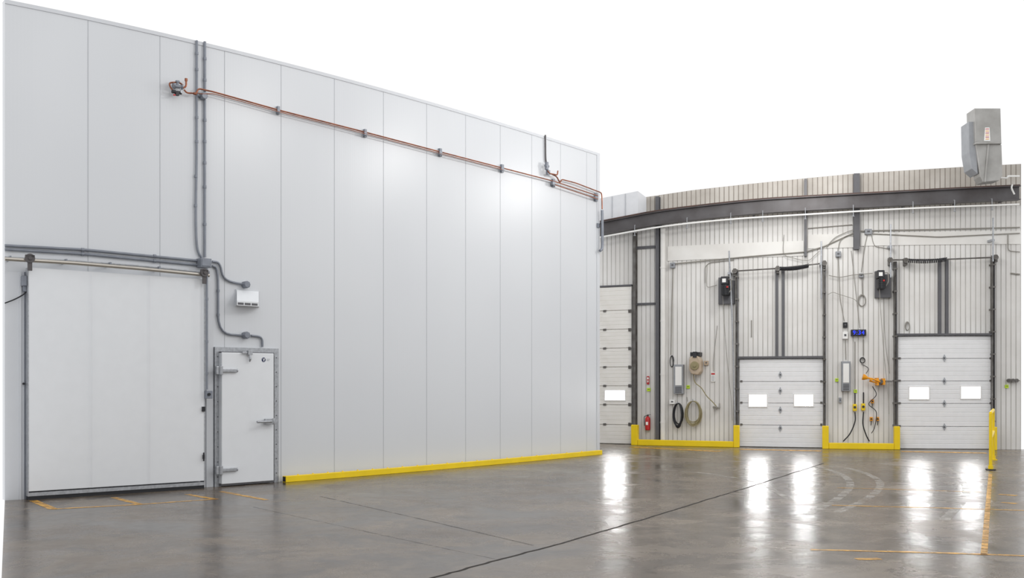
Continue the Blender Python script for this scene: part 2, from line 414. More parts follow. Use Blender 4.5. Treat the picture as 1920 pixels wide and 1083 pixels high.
# ================================================================= OVERHEAD DOORS
def odoor(idx,x0,x1,yt,secs,wins,locks,label,mt=M_sec,hinges=False,lockx=None):
    root=thing('door_%d'%idx,R.at((x0+x1)/2,0,.1),label,'loading dock door',kind='structure')
    off=.08
    for a,b in zip(secs,secs[1:]):
        zt=R.z(x0,a,off)-.003; zb=max(R.z(x0,b,off)+.003,.01); h=zt-zb
        rows=[(zb,-.02),(zb+.01,0)]
        for t in (.22,.42,.62,.82):
            z=zb+h*t; rows+=[(z-.009,0),(z-.004,-.005),(z+.004,-.005),(z+.009,0)]
        rows+=[(zt-.01,0),(zt,-.02)]
        vs=[];ns=6; X=rng(x0,x1,ns)
        for x in X:
            n,_=R.frame(x)
            for z,o in rows: vs.append(R.at(x,z,off)+n*o)
            for z in (zt,zb): vs.append(R.at(x,z,off)-n*.05)
        kk=len(rows)+2; fs=[]
        for i in range(ns):
            for j in range(kk): fs.append((i*kk+j,i*kk+(j+1)%kk,(i+1)*kk+(j+1)%kk,(i+1)*kk+j))
        fs.append(tuple(range(kk-1,-1,-1))); fs.append(tuple(range(ns*kk,ns*kk+kk)))
        mb=MB(); mb.add(vs,fs); mk('door_section',mb,mt,root)
        if b<secs[-1]:
            if hinges:
                mb=MB(); mb.box(R,x1-6,x1-2,b-3,b+3,off+.02,.03); mb.disc(R,x1-1,b,.03,off+.04,.04); mk('hinge',mb,M_track,root)
                mb=MB(); mb.box(R,1131,1136,b-2,b+2,off+.02,.03); mk('hinge',mb,M_track,root)
            else:
                for xa in (x0+1,x1-5): mb=MB(); mb.box(R,xa,xa+4,b-2.5,b+1,off+.02,.03); mk('hinge',mb,M_track,root)
    for wx0,wx1,wy0,wy1 in wins:
        mb=MB()
        mb.box(R,wx0-2.2,wx1+2.2,wy0-2.2,wy0,off+.02,.03);mb.box(R,wx0-2.2,wx1+2.2,wy1,wy1+2.2,off+.02,.03)
        mb.box(R,wx0-2.2,wx0,wy0,wy1,off+.02,.03);mb.box(R,wx1,wx1+2.2,wy0,wy1,off+.02,.03)
        mk('window_frame',mb,M_sign,root)
        mb=MB(); mb.box(R,wx0,wx1,wy0,wy1,off+.012,.012); mk('window_pane',mb,M_win,root,label='bright daylight window pane')
    for ly in locks:
        mb=MB(); mb.poly(R,[(lockx,ly-7),(lockx-3.5,ly),(lockx,ly+7),(lockx+3.5,ly)],off+.02,.02); mb.disc(R,lockx,ly,.02,off+.045,.03,1,10)
        mk('latch_plate',mb,[M_galv,M_frame],root)
    return root
d1=odoor(1,1116,1184,539,[539,583,618,653,688,723,758,795,831.5],[(1135,1171,732,749)],[],'white sectional overhead door with one bright window',M_sec2,hinges=True)
d2=odoor(2,1387,1543,672,[673,715,755,796,837.5],[(1405,1437,740,761),(1490,1524,740,760)],[702,732,768,802],'white sectional dock door with two windows, grey frame above',lockx=1463)
d3=odoor(3,1684,1861,629,[630,672,714,756,799,842],[(1706,1741,726,747),(1803,1838,725,746)],[671,714,756,800],'taller white sectional dock door with two windows, grey frame above',lockx=1771)
mb=MB(); mb.box(R,1112,1184,536,539,.1,.1); mk('header',mb,M_frame,d1)
mb=MB(); mb.box(R,1184,1186.5,545,831,.14,.13,zbot=0); mk('track',mb,M_track,d1)
def doortop(root,xl,xr,ytrk,yhead,v1,v2,yv,shaft,spring):
    for x,yt in ((xl,ytrk[0]),(xr,ytrk[1])):
        mb=MB(); mb.box(R,x-2.2,x+2.2,yt,840,.15,.02,zbot=0); mb.box(R,x-2.2,x-1.4,yt,840,.2,.15,zbot=0)
        mb.box(R,x+1.4,x+2.2,yt,840,.2,.15,zbot=0,m=1)
        for yy in range(int(yt)+12,820,42): mb.box(R,x-3,x+3,yy,yy+3,.205,.2,m=0)
        mk('track',mb,[M_track,M_frame],root)
    mb=MB(); mb.box(R,xl+1,xr-1,yhead,yhead+4,.16,.14); mk('header',mb,M_frame,root)
    for v in (v1,v2):
        mb=MB(); mb.box(R,v-2.7,v+2.7,yv,yhead,.08,.08); mk('vertical_rail',mb,M_frame,root)
    mb=MB(); mb.tube([R.pt(x,y,.25) for x,y in shaft],.018,8); mk('torsion_shaft',mb,M_track,root,smooth=True)
    for x,y in (shaft[0],shaft[-1],spring[0]):
        mb=MB(); mb.disc(R,x,y,.06,.3,.1,0,14); mb.box(R,x-2.5,x+2.5,y-5,y+9,.22,.22); mk('shaft_bearing',mb,M_track,root)
    a=R.pt(*spring[0],.25);b=R.pt(*spring[1],.25); ax=(b-a); ln=ax.length; ax.normalize(); uu=Vector((0,0,1)); w=ax.cross(uu).normalized(); uu=w.cross(ax); pts=[]
    tr=22
    for i in range(tr*10+1):
        t=i/(tr*10); an=t*tr*2*math.pi; pts.append(a+ax*ln*t+uu*math.cos(an)*.04+w*math.sin(an)*.04-U*(.035*math.sin(math.pi*t)))
    mb=MB(); mb.tube(pts,.016,5); mk('torsion_spring',mb,M_dark,root,smooth=True)
doortop(d2,1381,1546,(505,492),668,1456.5,1468.5,500,[(1377,508),(1455,503),(1546,493)],[(1458,503),(1516,498)])
doortop(d3,1679.5,1863.5,(490,482),625,1762.5,1776,485,[(1670,487),(1770,486),(1868,482)],[(1699,488),(1775,486)])
for x,y0,y1,dx in ((1367,470,600,6),(1540,452,560,0),(1670,420,520,0),(1862,408,490,0)):
    mb=MB(); mb.tube([R.pt(x,y0,.27),R.pt(x+dx,y1,.27)],.02,8)
    if dx: mb.tube([R.pt(x+dx,y1,.27),R.pt(x+dx+5,794,.27)],.014,8)
    mb.box(R,x-3,x+3,y0+40,y0+44,.27,.27)
    mk('guide_post',mb,M_galv,smooth=True,label='thin galvanised steel post rising above dock door track',category='post',group='dock door guide posts')
def guard(posts,rail,label):
    root=thing('bollard_guard',R.at((posts[0][0]+posts[-1][1])/2,0,.3),label,'guard rail',group='yellow dock guards')
    for x0,x1,yt in posts:
        mb=MB(); mb.box(R,x0,x1,yt,840,.38,.14,zbot=0); mk('post',mb,M_yel,root,bevel=.012)
    if rail:
        mb=MB(); mb.box(R,rail[0],rail[1],rail[2],rail[3],.38,.14,ztop=.15,zbot=0); mk('rail',mb,M_yel,root,bevel=.012)
guard([(1183,1195,796),(1375,1386,797)],(1195.3,1374.7,824,836),'yellow painted steel floor guard along cladding base')
guard([(1542,1554,798),(1677,1688,799)],(1554.3,1676.7,829,841),'yellow painted steel floor guard between dock doors')
guard([(1866.5,1870,800)],None,'slim yellow steel bollard beside tall dock door')
# ================================================================= FAR WALL EQUIPMENT
def opener(x0,y0,label):
    root=thing('door_opener',R.pt(x0+14,y0+50,.1),label,'door motor',group='dock door openers')
    mb=MB(); mb.box(R,x0,x0+30,y0+6,y0+50,.12,.12); mb.box(R,x0,x0+4,y0,y0+10,.12,.12); mk('mounting_plate',mb,M_frame,root,bevel=.005)
    mb=MB(); mb.box(R,x0+4,x0+18,y0-2,y0+13,.38,.24); mb.box(R,x0+5,x0+20,y0+14,y0+33,.34,.2); mk('housing',mb,M_dark,root,bevel=.02)
    mb=MB(); p=R.pt(x0+13,y0+23,.42); mb.tube([p+U*.13,p-U*.13],.075,16)
    for q in (.1,.05,0,-.05,-.1): mb.tube([p+U*(q+.01),p+U*(q-.01)],.085,16)
    mk('motor',mb,M_black,root,smooth=True)
    mb=MB(); mb.box(R,x0+7,x0+14,y0+2,y0+9,.385,.006); mk('label_plate',mb,M_sign,root)
    mb=MB(); mb.box(R,x0+15,x0+18,y0+16,y0+19,.53,.06); mk('button',mb,M_red,root)
    mb=MB(); mb.tube(fil([R.pt(x0+16,y0+4,.3),R.pt(x0+24,y0+2,.3),R.pt(x0+25,y0+20,.28),R.pt(x0+20,y0+28,.3)],.05),.012,6); mk('cable',mb,M_cable,root,smooth=True)
    mb=MB(); mb.tube(cat([R.pt(x0+8,y0+34,.3),R.pt(x0+10,y0+70,.3),R.pt(x0+16,y0+150,.3),R.pt(x0+24,y0+230,.3),R.pt(x0+26,y0+268,.3)]),.007,6); mk('pull_chain',mb,M_cable,root)
opener(1347,520,'black dock door opener motor on grey wall plate')
opener(1641,508,'black dock door opener motor beside tall dock door')
def lightpanel(x0,x1,y0,y1,label):
    root=thing('dock_light_panel',R.pt((x0+x1)/2,y1,.1),label,'control panel',group='tall wall panels')
    mb=MB(); mb.box(R,x0,x1,y0,y1,.14,.14); mk('housing',mb,M_grey,root,bevel=.01)
    mb=MB(); mb.box(R,x0+3,x1-3,y0+4,y1-16,.15,.02); mk('lens',mb,M_sign,root)
    mb=MB()
    for i in range(4): mb.box(R,x0+3,x1-3,y1-13+i*3,y1-11.5+i*3,.15,.02)
    mk('grille',mb,M_frame,root)
lightpanel(1263,1281,683,738,'tall pale grey wall panel with white lens')
lightpanel(1578,1595,677,733,'tall pale grey wall panel between dock doors')
root=thing('hose_reel',R.pt(1302,703,.2),'beige hose reel mounted high on cladding wall','hose reel')
mb=MB(); mb.poly(R,[(1292,672),(1297,667),(1309,667),(1314,675),(1314,696),(1308,703),(1296,701),(1291,692)],.34,.3); mk('case',mb,M_beige,root,bevel=.03)
mb=MB(); mb.disc(R,1302,685,.11,.38,.04,0,22); mb.disc(R,1302,685,.04,.41,.05,0,14); mk('hub',mb,M_tan,root,smooth=True,bevel=.005)
mb=MB(); mb.box(R,1294,1312,660,667,.3,.3); mb.box(R,1299,1306,659,670,.36,.1); mk('bracket',mb,M_dark,root)
mb=MB(); mb.tube(cat([R.pt(x,y,.2) for x,y in ((1300,700),(1303,716),(1315,727),(1325,742),(1335,752),(1343,761))]),.013,6); mk('hose',mb,M_tan,root,smooth=True)
mb=MB(); mb.tube(fil([R.pt(1337,764,.08),R.pt(1349,764,.08),R.pt(1349,756,.0)],.03),.018,8); mb.disc(R,1342,764,.035,.12,.12,0,12); mb.disc(R,1338,763,.026,.14,.06,0,12)
mk('hose_valve',mb,M_cable,smooth=True,label='small brass-grey air hose valve on cladding',category='valve')
def coil(x,y,rx,rz,turns,r,mt,label,ps):
    n,rr=R.frame(x); c=R.pt(x,y,.14); pts=[]; rnd=random.Random(ps)
    sh=[(rnd.uniform(.82,1.12),rnd.uniform(.84,1.08),rnd.uniform(-.12,.12)) for _ in range(turns+1)]
    for i in range(turns*20+1):
        an=i/20*2*math.pi+math.pi/2; k=i//20; t=(i%20)/20; A=sh[k]; Bq=sh[min(k+1,turns)]
        jx=A[0]*(1-t)+Bq[0]*t; jz=A[1]*(1-t)+Bq[1]*t; sx=A[2]*(1-t)+Bq[2]*t
        pts.append(c+rr*(math.cos(an)*rx*jx+sx*rx*(1-math.sin(an)))+U*(rz+(math.sin(an)-1)*rz*jz)+n*(.05*math.sin(i*.11)))
    root=thing('coiled_hose',c-U*rz,label,'hose',group='coiled hoses')
    mb=MB(); mb.tube(pts,r,6); mk('hose',mb,mt,root,smooth=True)
    mb=MB(); p=c+U*rz; mb.tube([p-n*.14,p+n*.08,p+n*.08+U*.05],.01,6); mk('hook',mb,M_galv,root)
coil(1271.5,778,.11,.31,9,.015,M_black,'blue-black rubber hose coiled on a wall hook',1)
coil(1300,774,.2,.31,8,.013,M_tan,'olive tan hose coiled loosely on a wall hook',5)
def lathe(mb,c,prof,seg=18,m=0):
    mb.tube([c+Vector((0,0,z)) for z,_ in prof],[r for _,r in prof],seg,m)
p=R.pt(1214.5,806,.08); root=thing('fire_extinguisher',p,'red fire extinguisher hung low on cladding','fire extinguisher')
mb=MB(); lathe(mb,p,[(0,.055),(.015,.068),(.3,.068),(.335,.055),(.355,.025),(.375,.022)]); mk('cylinder',mb,M_red,root,smooth=True)
mb=MB(); n,r=R.frame(1214); mb.wbox(p+U*.385,r,U,n,.05,.03,.04); mb.wbox(p+U*.41+r*.03,r,U,n,.1,.012,.02); mk('valve_handle',mb,M_black,root)
mb=MB(); mb.tube(cat([p+U*.385,p+U*.36-r*.08+n*.03,p+U*.25-r*.085+n*.03,p+U*.12-r*.075+n*.04]),.01,6); mk('hose',mb,M_black,root,smooth=True)
mb=MB(); pp=p+n*.066+U*.18; mb.wbox(pp,r,U,n,.06,.08,.012); mk('label',mb,M_sign,root)
mb=MB(); mb.box(R,1212.5,1217,705,720,.03,.03,0); mb.box(R,1213.3,1216.2,707,711,.034,.006,1); mb.poly(R,[(1213.2,713),(1214.8,718),(1216.3,713)],.034,.006,1)
mk('extinguisher_sign',mb,[M_red,M_sign],label='small red fire extinguisher arrow sign',category='sign')
mb=MB(); mb.box(R,1333,1341,698,715,.03,.03,0); mb.box(R,1333.5,1340.5,699,702,.034,.006,1)
for i in range(4): mb.box(R,1334,1339.8,704+i*2.6,704.9+i*2.6,.034,.006,2)
mk('safety_sign',mb,[M_sign,M_red,M_grey],label='small white safety notice with red header',category='sign')
for x,y in ((1216,730),(1290,725),(1569,712),(1604,733),(1888,724)):
    mb=MB(); mb.box(R,x-3,x+3,y-3,y+3,.03,.03,0); mb.box(R,x-2,x+2,y-1,y,.034,.006,1)
    mk('tag',mb,[M_tag,M_frame],label='small lime green tag on cladding',category='tag',group='lime tags')
def sbox(name,x0,x1,y0,y1,d,m,label,cat_,**kw):
    mb=MB(); mb.box(R,x0,x1,y0,y1,d,d); mb.box(R,x0+(x1-x0)*.3,x1-(x1-x0)*.3,y0+(y1-y0)*.3,y1-(y1-y0)*.4,d+.01,.012,1)
    return mk(name,mb,[m,M_frame],bevel=.006,label=label,category=cat_,**kw)
sbox('junction_box',1256,1265,492,502,.1,M_grey,'small grey junction box on conduit','electrical box')
sbox('junction_box',1622,1635,429,439,.12,M_grey,'grey junction box on upper conduit','electrical box')
sbox('junction_box',1567,1577,471,481,.1,M_grey,'small grey junction box on cladding','electrical box')
sbox('junction_box',1611,1619,512,520,.08,M_grey,'small grey junction box above cable ring','electrical box')
sbox('outlet_box',1255,1265,749,757,.08,M_sign,'white outlet box on cladding','electrical box')
sbox('control_switch',1580,1590,622,635,.08,M_sign,'white control box below black sensor','switch')
sbox('sensor',1581,1589,604,614,.07,M_black,'small black sensor box on cladding','sensor')
sbox('push_button_station',1320,1328,676,684,.07,M_beige,'small beige push button station on cladding','switch')
sbox('push_button_station',1573,1578,745,755,.07,M_grey,'small grey push button station on cladding','switch')
def cond(pts,r,label,mt=M_cable,off=.03,f=.08,name='conduit',curve=False):
    off=max(off,r+.001)
    P=[R.pt(x,y,off) for x,y in (pts if curve else dens(pts))]; mb=MB(); mb.tube(cat(P) if curve else fil(P,f),r,6); mk(name,mb,mt,smooth=True,label=label,category='conduit' if name=='conduit' else 'cable')
cond([(1266,494),(1400,481),(1510,472),(1545,462),(1599,437)],.016,'long grey conduit run along upper cladding',off=.05)
cond([(1614,433),(1621,433)],.016,'short conduit stub into junction box',off=.05)
cond([(1636,432),(1750,430),(1912,426)],.016,'long grey conduit run toward wall corner',off=.05)
cond([(1262,503),(1260,560),(1258,665)],.013,'vertical grey conduit down to wall panel')
cond([(1636,438),(1760,444),(1912,437)],.013,'second grey conduit beside cream board',off=.05)
cond([(1322,530),(1322,500),(1330,492),(1376,487)],.01,'thin conduit elbow near door opener')
cond([(1326,497),(1325,530),(1328,538),(1344,534)],.008,'thin grey control cable to door opener',curve=True,name='cable',off=.06)
cond([(1554,516),(1575,520),(1600,515),(1636,512)],.01,'thin grey conduit to door opener',off=.095)
cond([(1572,482),(1575,560),(1583,602)],.009,'thin grey conduit drop to sensor')
cond([(1626,441),(1620,470),(1615,510)],.009,'thin grey cable hanging from junction box',name='cable',curve=True)
cond([(1616,521),(1617,552)],.009,'thin grey cable drop above cable ring',name='cable')
cond([(1596,470),(1606,560),(1612,615)],.009,'thin grey cable to digital clock',name='cable',curve=True,off=.12)
cond([(1634,441),(1640,460),(1655,464),(1664,466)],.008,'thin looping cable beside guide post',name='cable',curve=True)
cond([(1537,470),(1528,478),(1515,488),(1490,484),(1470,475),(1470,440)],.008,'thin grey cable looping above dock door',name='cable',curve=True,off=.08)
cond([(1549,463),(1565,446),(1585,436),(1599,431)],.01,'thin looped cable beside upper column',name='cable',curve=True,off=.07)
cond([(1571,470),(1576,450),(1590,441),(1600,441)],.009,'thin grey cable rising to upper column',name='cable',curve=True,off=.07)
cond([(1552,552),(1562,548),(1575,552),(1600,560),(1607,566)],.007,'thin pale cable drooping across cladding',name='cable',curve=True,off=.15)
cond([(1603,640),(1603,735)],.011,'vertical grey conduit down to plug station',off=.02)
cond([(1619,636),(1619,666)],.011,'short vertical conduit below digital clock',off=.02)
cond([(1585,637),(1586,674)],.01,'short conduit between switch and wall panel',off=.02)
cond([(1657,562),(1660,640),(1668,700)],.007,'thin pale rope beside tall door track',name='cable',curve=True,off=.1)
cond([(1345,610),(1338,672),(1338,696)],.007,'thin pale cable down to safety notice',name='cable',curve=True,off=.02)
cond([(1288,744),(1289,752)],.01,'short conduit stub on cladding',off=.02)
cond([(1515,428),(1598,421)],.012,'short upper conduit between columns',off=.03)
cond([(1890,440),(1890,470),(1912,472)],.011,'thin grey conduit elbow near wall end',off=.035)
cond([(1409,600),(1409,632)],.012,'short grey pull rod on cladding',off=.012)
cond([(1895,512),(1912,514)],.02,'short grey pipe stub on cladding',off=.02)
cond([(1887,712),(1912,713)],.014,'horizontal grey rail with fittings on cladding',off=.03)
mb=MB()
for x in (1893,1900,1907): mb.disc(R,x,713,.045,.12,.06)
mk('rail_fitting',mb,M_track,kind='stuff',label='round grey fittings clamped on wall rail',category='fitting')
for x,y,rx,rz,mt,lb in ((1616,563,.09,.15,M_cable,'thin grey cable ring hung on cladding'),(1260,677,.05,.15,M_black,'short black cable loop beside panel'),(1617,675,.06,.07,M_black,'small black cable loop hung on hook'),(1701,611,.05,.11,M_cable,'small rope loop on cladding')):
    n,rr=R.frame(x); c=R.pt(x,y,.02); mb=MB()
    mb.tube([c+rr*rx*(1-.06*(i//24))*math.cos(i*math.pi/12)+U*(rz*(1-.06*(i//24))*math.sin(i*math.pi/12))+n*.0006*i for i in range(61)],.009,6)
    mk('cable_loop',mb,mt,smooth=True,label=lb,category='cable')
root=thing('digital_clock',R.pt(1610,630,.1),'black digital wall clock with blue digits','clock')
mb=MB(); mb.box(R,1596,1624,617.5,629.5,.12,.12); mk('case',mb,M_black,root,bevel=.008)
mb=MB(); mb.text('9:34',.145,R,1610,623.5,.1215,sp=1.15); mk('digits',mb,M_blue,root,label='blue glowing digits 9:34')
root=thing('dock_loading_lamp',R.pt(1640,722,.1),'orange jointed dock lamp folded between dock doors','lamp')
mb=MB(); mb.tube([R.pt(1626,708,.33),R.pt(1636,710,.35),R.pt(1650,715,.3)],.022,8); mb.tube([R.pt(1630,714,.3),R.pt(1645,717,.27),R.pt(1655,716,.25)],.018,8); mb.disc(R,1634,711,.035,.38,.08,0,12); mk('swing_arm',mb,M_org,root,smooth=True)
mb=MB(); mb.tube([R.pt(1617.5,706,.33),R.pt(1621,707,.33),R.pt(1627,708.5,.33)],[.075,.07,.03],14); mk('lamp_head',mb,M_org,root,smooth=True)
mb=MB(); mb.box(R,1644,1648,708,722,.3,.3);mb.box(R,1655,1660,709,721,.25,.25); mk('mounting_plate',mb,M_org,root)
mb=MB(); mb.box(R,1649,1673,713,716.5,.2,.08); mb.disc(R,1652,715,.05,.3,.3,0,12); mk('bracket',mb,M_track,root)
for x,y,pts in ((1603,764,[(1603,772),(1603,790),(1594,812),(1581,827)]),(1619,763,[(1619,772),(1618,795),(1624,815),(1630,827)])):
    root=thing('dock_plug',R.pt(x,y+8,.1),'yellow plug station with black cable hanging to floor','electrical plug',group='yellow plug stations')
    mb=MB(); mb.box(R,x-3.5,x+3.5,y-7,y+6,.12,.12); mk('box',mb,M_yel,root,bevel=.01)
    mb=MB(); mb.disc(R,x,y-1,.03,.15,.05,0,12); mb.tube([R.pt(x,y-28,.03),R.pt(x,y-7,.03)],.015,6); mk('socket',mb,M_dark,root)
    mb=MB(); mb.tube(cat([R.pt(a,b,.1) for a,b in pts]),.015,6); mk('cable',mb,M_black,root,smooth=True)
for x,y in ((1636,752),(1634,785),(1646,785)):
    mb=MB(); mb.box(R,x-2.5,x+2.5,y-3.5,y+3.5,.08,.08); mb.disc(R,x,y,.02,.1,.04,1,10); mb.tube([R.pt(x,y+3.5,.04),R.pt(x-1,y+12,.04)],.009,6,1)
    mk('plug_socket',mb,[M_org,M_dark],label='small orange plug socket on cladding',category='electrical plug',group='orange plug sockets')
cond([(1636,724),(1643,740),(1629,757),(1643,772),(1640,800),(1634,812)],.01,'black coiled control lead below orange arm',M_black,name='cable',curve=True,off=.12)
cond([(1615,682),(1628,690),(1624,700)],.008,'black lead hanging over orange arm',M_black,name='cable',curve=True,off=.05)
root=thing('unit_heater',R.pt(1855,340,1.6),'grey sheet metal heater duct hanging high near wall','heater')
mb=MB(); mb.poly(R,[(1827,203),(1829,266),(1878,270),(1876,203)],1.6,.5); mk('housing',mb,M_duct,root,bevel=.01)
mb=MB(); mb.poly(R,[(1829,268),(1838,331),(1843,341),(1874,338),(1880,328),(1878,271)],1.55,.4); mb.box(R,1829,1878,266,270,1.63,.3); mb.poly(R,[(1852,270),(1846,341),(1849,341),(1856,270)],1.58,.02); mk('cowl',mb,M_duct,root,bevel=.01)
mb=MB(); mb.poly(R,[(1816,228),(1817,285),(1822,316),(1834,326),(1832,300),(1828,228)],1.5,.5); mk('duct',mb,M_grey,root,bevel=.01)
mb=MB(); mb.poly(R,[(1847,239),(1845,264),(1857,264),(1855.5,239)],1.606,.004,0)
for i in range(6): mb.box(R,1848,1854.5,241+i*3.8,242.2+i*3.8,1.612,.004,1 if i%2==0 else 2)
mk('warning_label',mb,[M_sign,M_red,M_org],root,label='white sticker with red and orange lines')
mb=MB(); mb.tube(fil([R.pt(1870,318,1.3),R.pt(1873,333,1.2),R.pt(1889,334,1.2),R.pt(1889,330,1.2),R.pt(1911,330,.9)],.06),.02,8); mk('pipe',mb,M_sign,root,smooth=True)
mb=MB(); mb.tube(cat([R.pt(1898,346,.8),R.pt(1897,353,.82),R.pt(1902,364,.8)]),.02,8); mk('vent_pipe',mb,M_sign,root,smooth=True)
# ================================================================= LEFT WALL EQUIPMENT
def lc(pts,r,label,mt=M_cond,off=.03,f=.15,clips=(),name='conduit',cate='conduit'):
    P=[L.pt(x,y,off) for x,y in dens(pts)]; mb=MB(); mb.tube(fil(P,f),r,10)
    for x,y,v in clips:
        p=L.pt(x,y,off); d=U if v else L.frame(x)[1]
        mb.tube([p-d*.02,p+d*.02],r*1.35,10)
    mk(name,mb,mt,smooth=True,label=label,category=cate)
lc([(369,76),(369,300),(367,390),(368,450),(371,472),(379,484)],.018,'tall vertical grey conduit down the panel wall',clips=[(369,y,1) for y in (100,130,220,265)]+[(367.5,330,1),(367,385,1)],f=.3)
lc([(384,78),(384,172)],.02,'upper vertical grey conduit above junction box',clips=[(384,y,1) for y in (110,150)])
lc([(384,186),(384,482)],.02,'second vertical grey conduit beside the first',clips=[(384,y,1) for y in (225,265,305,350,420)])
lc([(369,180),(378,180)],.014,'short conduit stub to junction box',off=.04)
lc([(9,460),(160,468),(376,489)],.02,'horizontal grey conduit above sliding door',clips=[(155,468,0),(290,480,0)])
lc([(9,467),(160,476),(376,497)],.02,'lower parallel grey conduit above sliding door',clips=[(155,476,0),(290,489,0)])
lc([(398,490),(413,492),(418,525),(456,533)],.018,'grey conduit elbow to octagonal box above vent',f=.2)
lc([(398,498),(409,502),(409,625),(458,629)],.018,'grey conduit dropping toward freezer door',f=.3,clips=[(409,545,1),(409,590,1)])
lc([(471,629),(492,631),(492,650)],.018,'short grey conduit elbow into door frame',f=.15)
lc([(388,503),(388,730)],.016,'vertical grey conduit down to door switch',off=.24,clips=[(388,y,1) for y in (560,640,700)])
def oct(x,y,r,label):
    mb=MB(); mb.disc(L,x,y,r,.1,.1,0,8); mb.disc(L,x,y,r*.8,.115,.02,0,8)
    mk('junction_box',mb,M_cond,bevel=.004,label=label,category='electrical box')
oct(464,533,.058,'octagonal grey junction box above white vent')
oct(464,628,.058,'octagonal grey junction box above freezer door')
oct(384,179,.055,'octagonal grey junction box on vertical conduit')
mb=MB(); mb.box(L,377,397,483,500,.16,.16); mb.box(L,379,395,485,498,.17,.02); mk('junction_box',mb,M_cond,bevel=.006,label='square grey junction box where conduits meet',category='electrical box')
root=thing('door_switch',L.pt(391,747,.1),'grey door switch box with black button','switch')
mb=MB(); mb.box(L,387.5,399,732,747,.24,.24); mk('box',mb,M_cond,root,bevel=.006)
mb=MB(); mb.disc(L,393,739,.022,.27,.04); mk('button',mb,M_black,root)
mb=MB(); mb.box(L,380,385,762,771,.2,.03); mk('sensor',mb,M_black,root)
sd=thing('sliding_door',L.at(220,0,.1),'large white insulated sliding cold room door','sliding door')
zt=L.z(53,501,.17)
mb=MB(); mb.box(L,54,383,0,0,.17,.12,ztop=zt,zbot=.12)
for x in (172,281): mb.box(L,x,x+.8,0,0,.171,.003,1,ztop=zt-.01,zbot=.12)
mk('panel',mb,[M_door,M_white],sd)
mb=MB(); mb.box(L,54,383,0,0,.175,.13,ztop=.1,zbot=.05); mk('bottom_rail',mb,M_galv,sd)
mb=MB(); mb.box(L,54,383,0,0,.165,.1,ztop=.05,zbot=.0); mk('sweep_gasket',mb,M_black,sd)
for xa,xb in ((52.5,54),(383,385)):
    mb=MB(); mb.box(L,xa,xb,0,0,.175,.13,ztop=zt,zbot=.05); mk('edge_trim',mb,M_galv,sd)
for x,y in ((56,484),(383,511)):
    n,r=L.frame(x); mb=MB(); p=L.pt(x,y,.26); mb.tube([p+n*.02,p-n*.02],.065,18); mb.tube([p+n*.035,p-n*.035],.025,12)
    mb.wbox(p-U*.1,r,U,n,.06,.14,.02); mb.wbox(p+U*.03,r,U,n,.12,.035,.04)
    mk('hanger',mb,M_beam,sd,smooth=True,bevel=.003,label='dark trolley wheel hanger')
mb=MB(); mb.box(L,381.5,384,852,860,.2,.03); mb.box(L,381.8,383.6,848,864,.21,.02); mk('pull_handle',mb,M_black,sd)
tr=thing('door_track',L.pt(200,500,.2),'round steel sliding door track tube on brackets','track')
mb=MB(); mb.tube([L.pt(9,485,.22),L.pt(140,493,.22),L.pt(260,503,.22),L.pt(392,516,.22)],.027,12); mk('rail',mb,M_stain,tr,smooth=True)
mb=MB(); mb.tube([L.pt(9,482,.17),L.pt(140,489,.17),L.pt(260,498,.17),L.pt(392,511,.17)],.012,8); mk('upper_rod',mb,M_galv,tr,smooth=True)
for x,y in ((20,484),(125,490),(208,496),(300,504),(392,513)):
    mb=MB(); mb.box(L,x-1.5,x+1.5,y-5,y+3,.22,.22); mk('bracket',mb,M_cond,tr)
mb=MB(); mb.box(L,387,400,0,0,.02,.02,ztop=L.z(386,525),zbot=0); mk('trim_10',mb,M_cap,kind='structure',label='white jamb beside sliding door',category='trim')
mb=MB(); mb.box(L,42,51,516,535,.14,.13); mb.box(L,44,50,535,546,.1,.09); mk('limit_switch',mb,M_cond,bevel=.006,label='grey limit switch bracket at sliding door edge',category='switch')
lc([(9,568),(28,561),(46,551),(50,545)],.009,'black cable sagging from limit switch',M_black,off=.08,f=.3,name='cable',cate='cable')
mb=MB(); mb.disc(L,45,719,.015,.06,.05,0,10); mk('bolt_stud',mb,M_black,label='small dark stud on door jamb',category='bolt')
fd=thing('freezer_door',L.at(465,0,.1),'white insulated hinged freezer door in galvanised frame','door')
ztf=L.z(403,650,.05)
mb=MB(); mb.box(L,403,414.5,0,0,.05,.05,ztop=ztf,zbot=0); mb.box(L,514.5,522.5,0,0,.05,.05,ztop=ztf,zbot=0); mb.box(L,414.5,514.5,0,0,.05,.05,ztop=ztf,zbot=ztf-.12)
for z in rng(.15,ztf-.15,8):
    for x in (408.5,518.5): p=L.at(x,z,.055); n,_=L.frame(x); mb.tube([p,p-n*.01],.01,8,1)
mk('frame',mb,[M_galv,M_frame],fd)
ztl=L.z(414.5,660,.13)
mb=MB(); mb.box(L,416,513.5,0,0,.14,.1,ztop=ztl,zbot=.04); mk('leaf',mb,M_door,fd,bevel=.01)
mb=MB(); mb.box(L,414.8,514,0,0,.12,.1,ztop=ztl+.012,zbot=.012); mk('gasket',mb,M_frame,fd)
for y in (694,881):
    n,r=L.frame(420); p=L.pt(416,y,.16); mb=MB()
    mb.wbox(p-r*.05-n*.02,r,U,n,.09,.13,.05); mb.wbox(p+r*.12,r,U,n,.3,.055,.04); mb.tube([p-r*.02+U*.07+n*.01,p-r*.02-U*.07+n*.01],.03,12); mb.tube([p+r*.25,p+r*.27],.032,10)
    mk('hinge',mb,M_galv,fd,bevel=.01,label='chunky cast metal hinge')
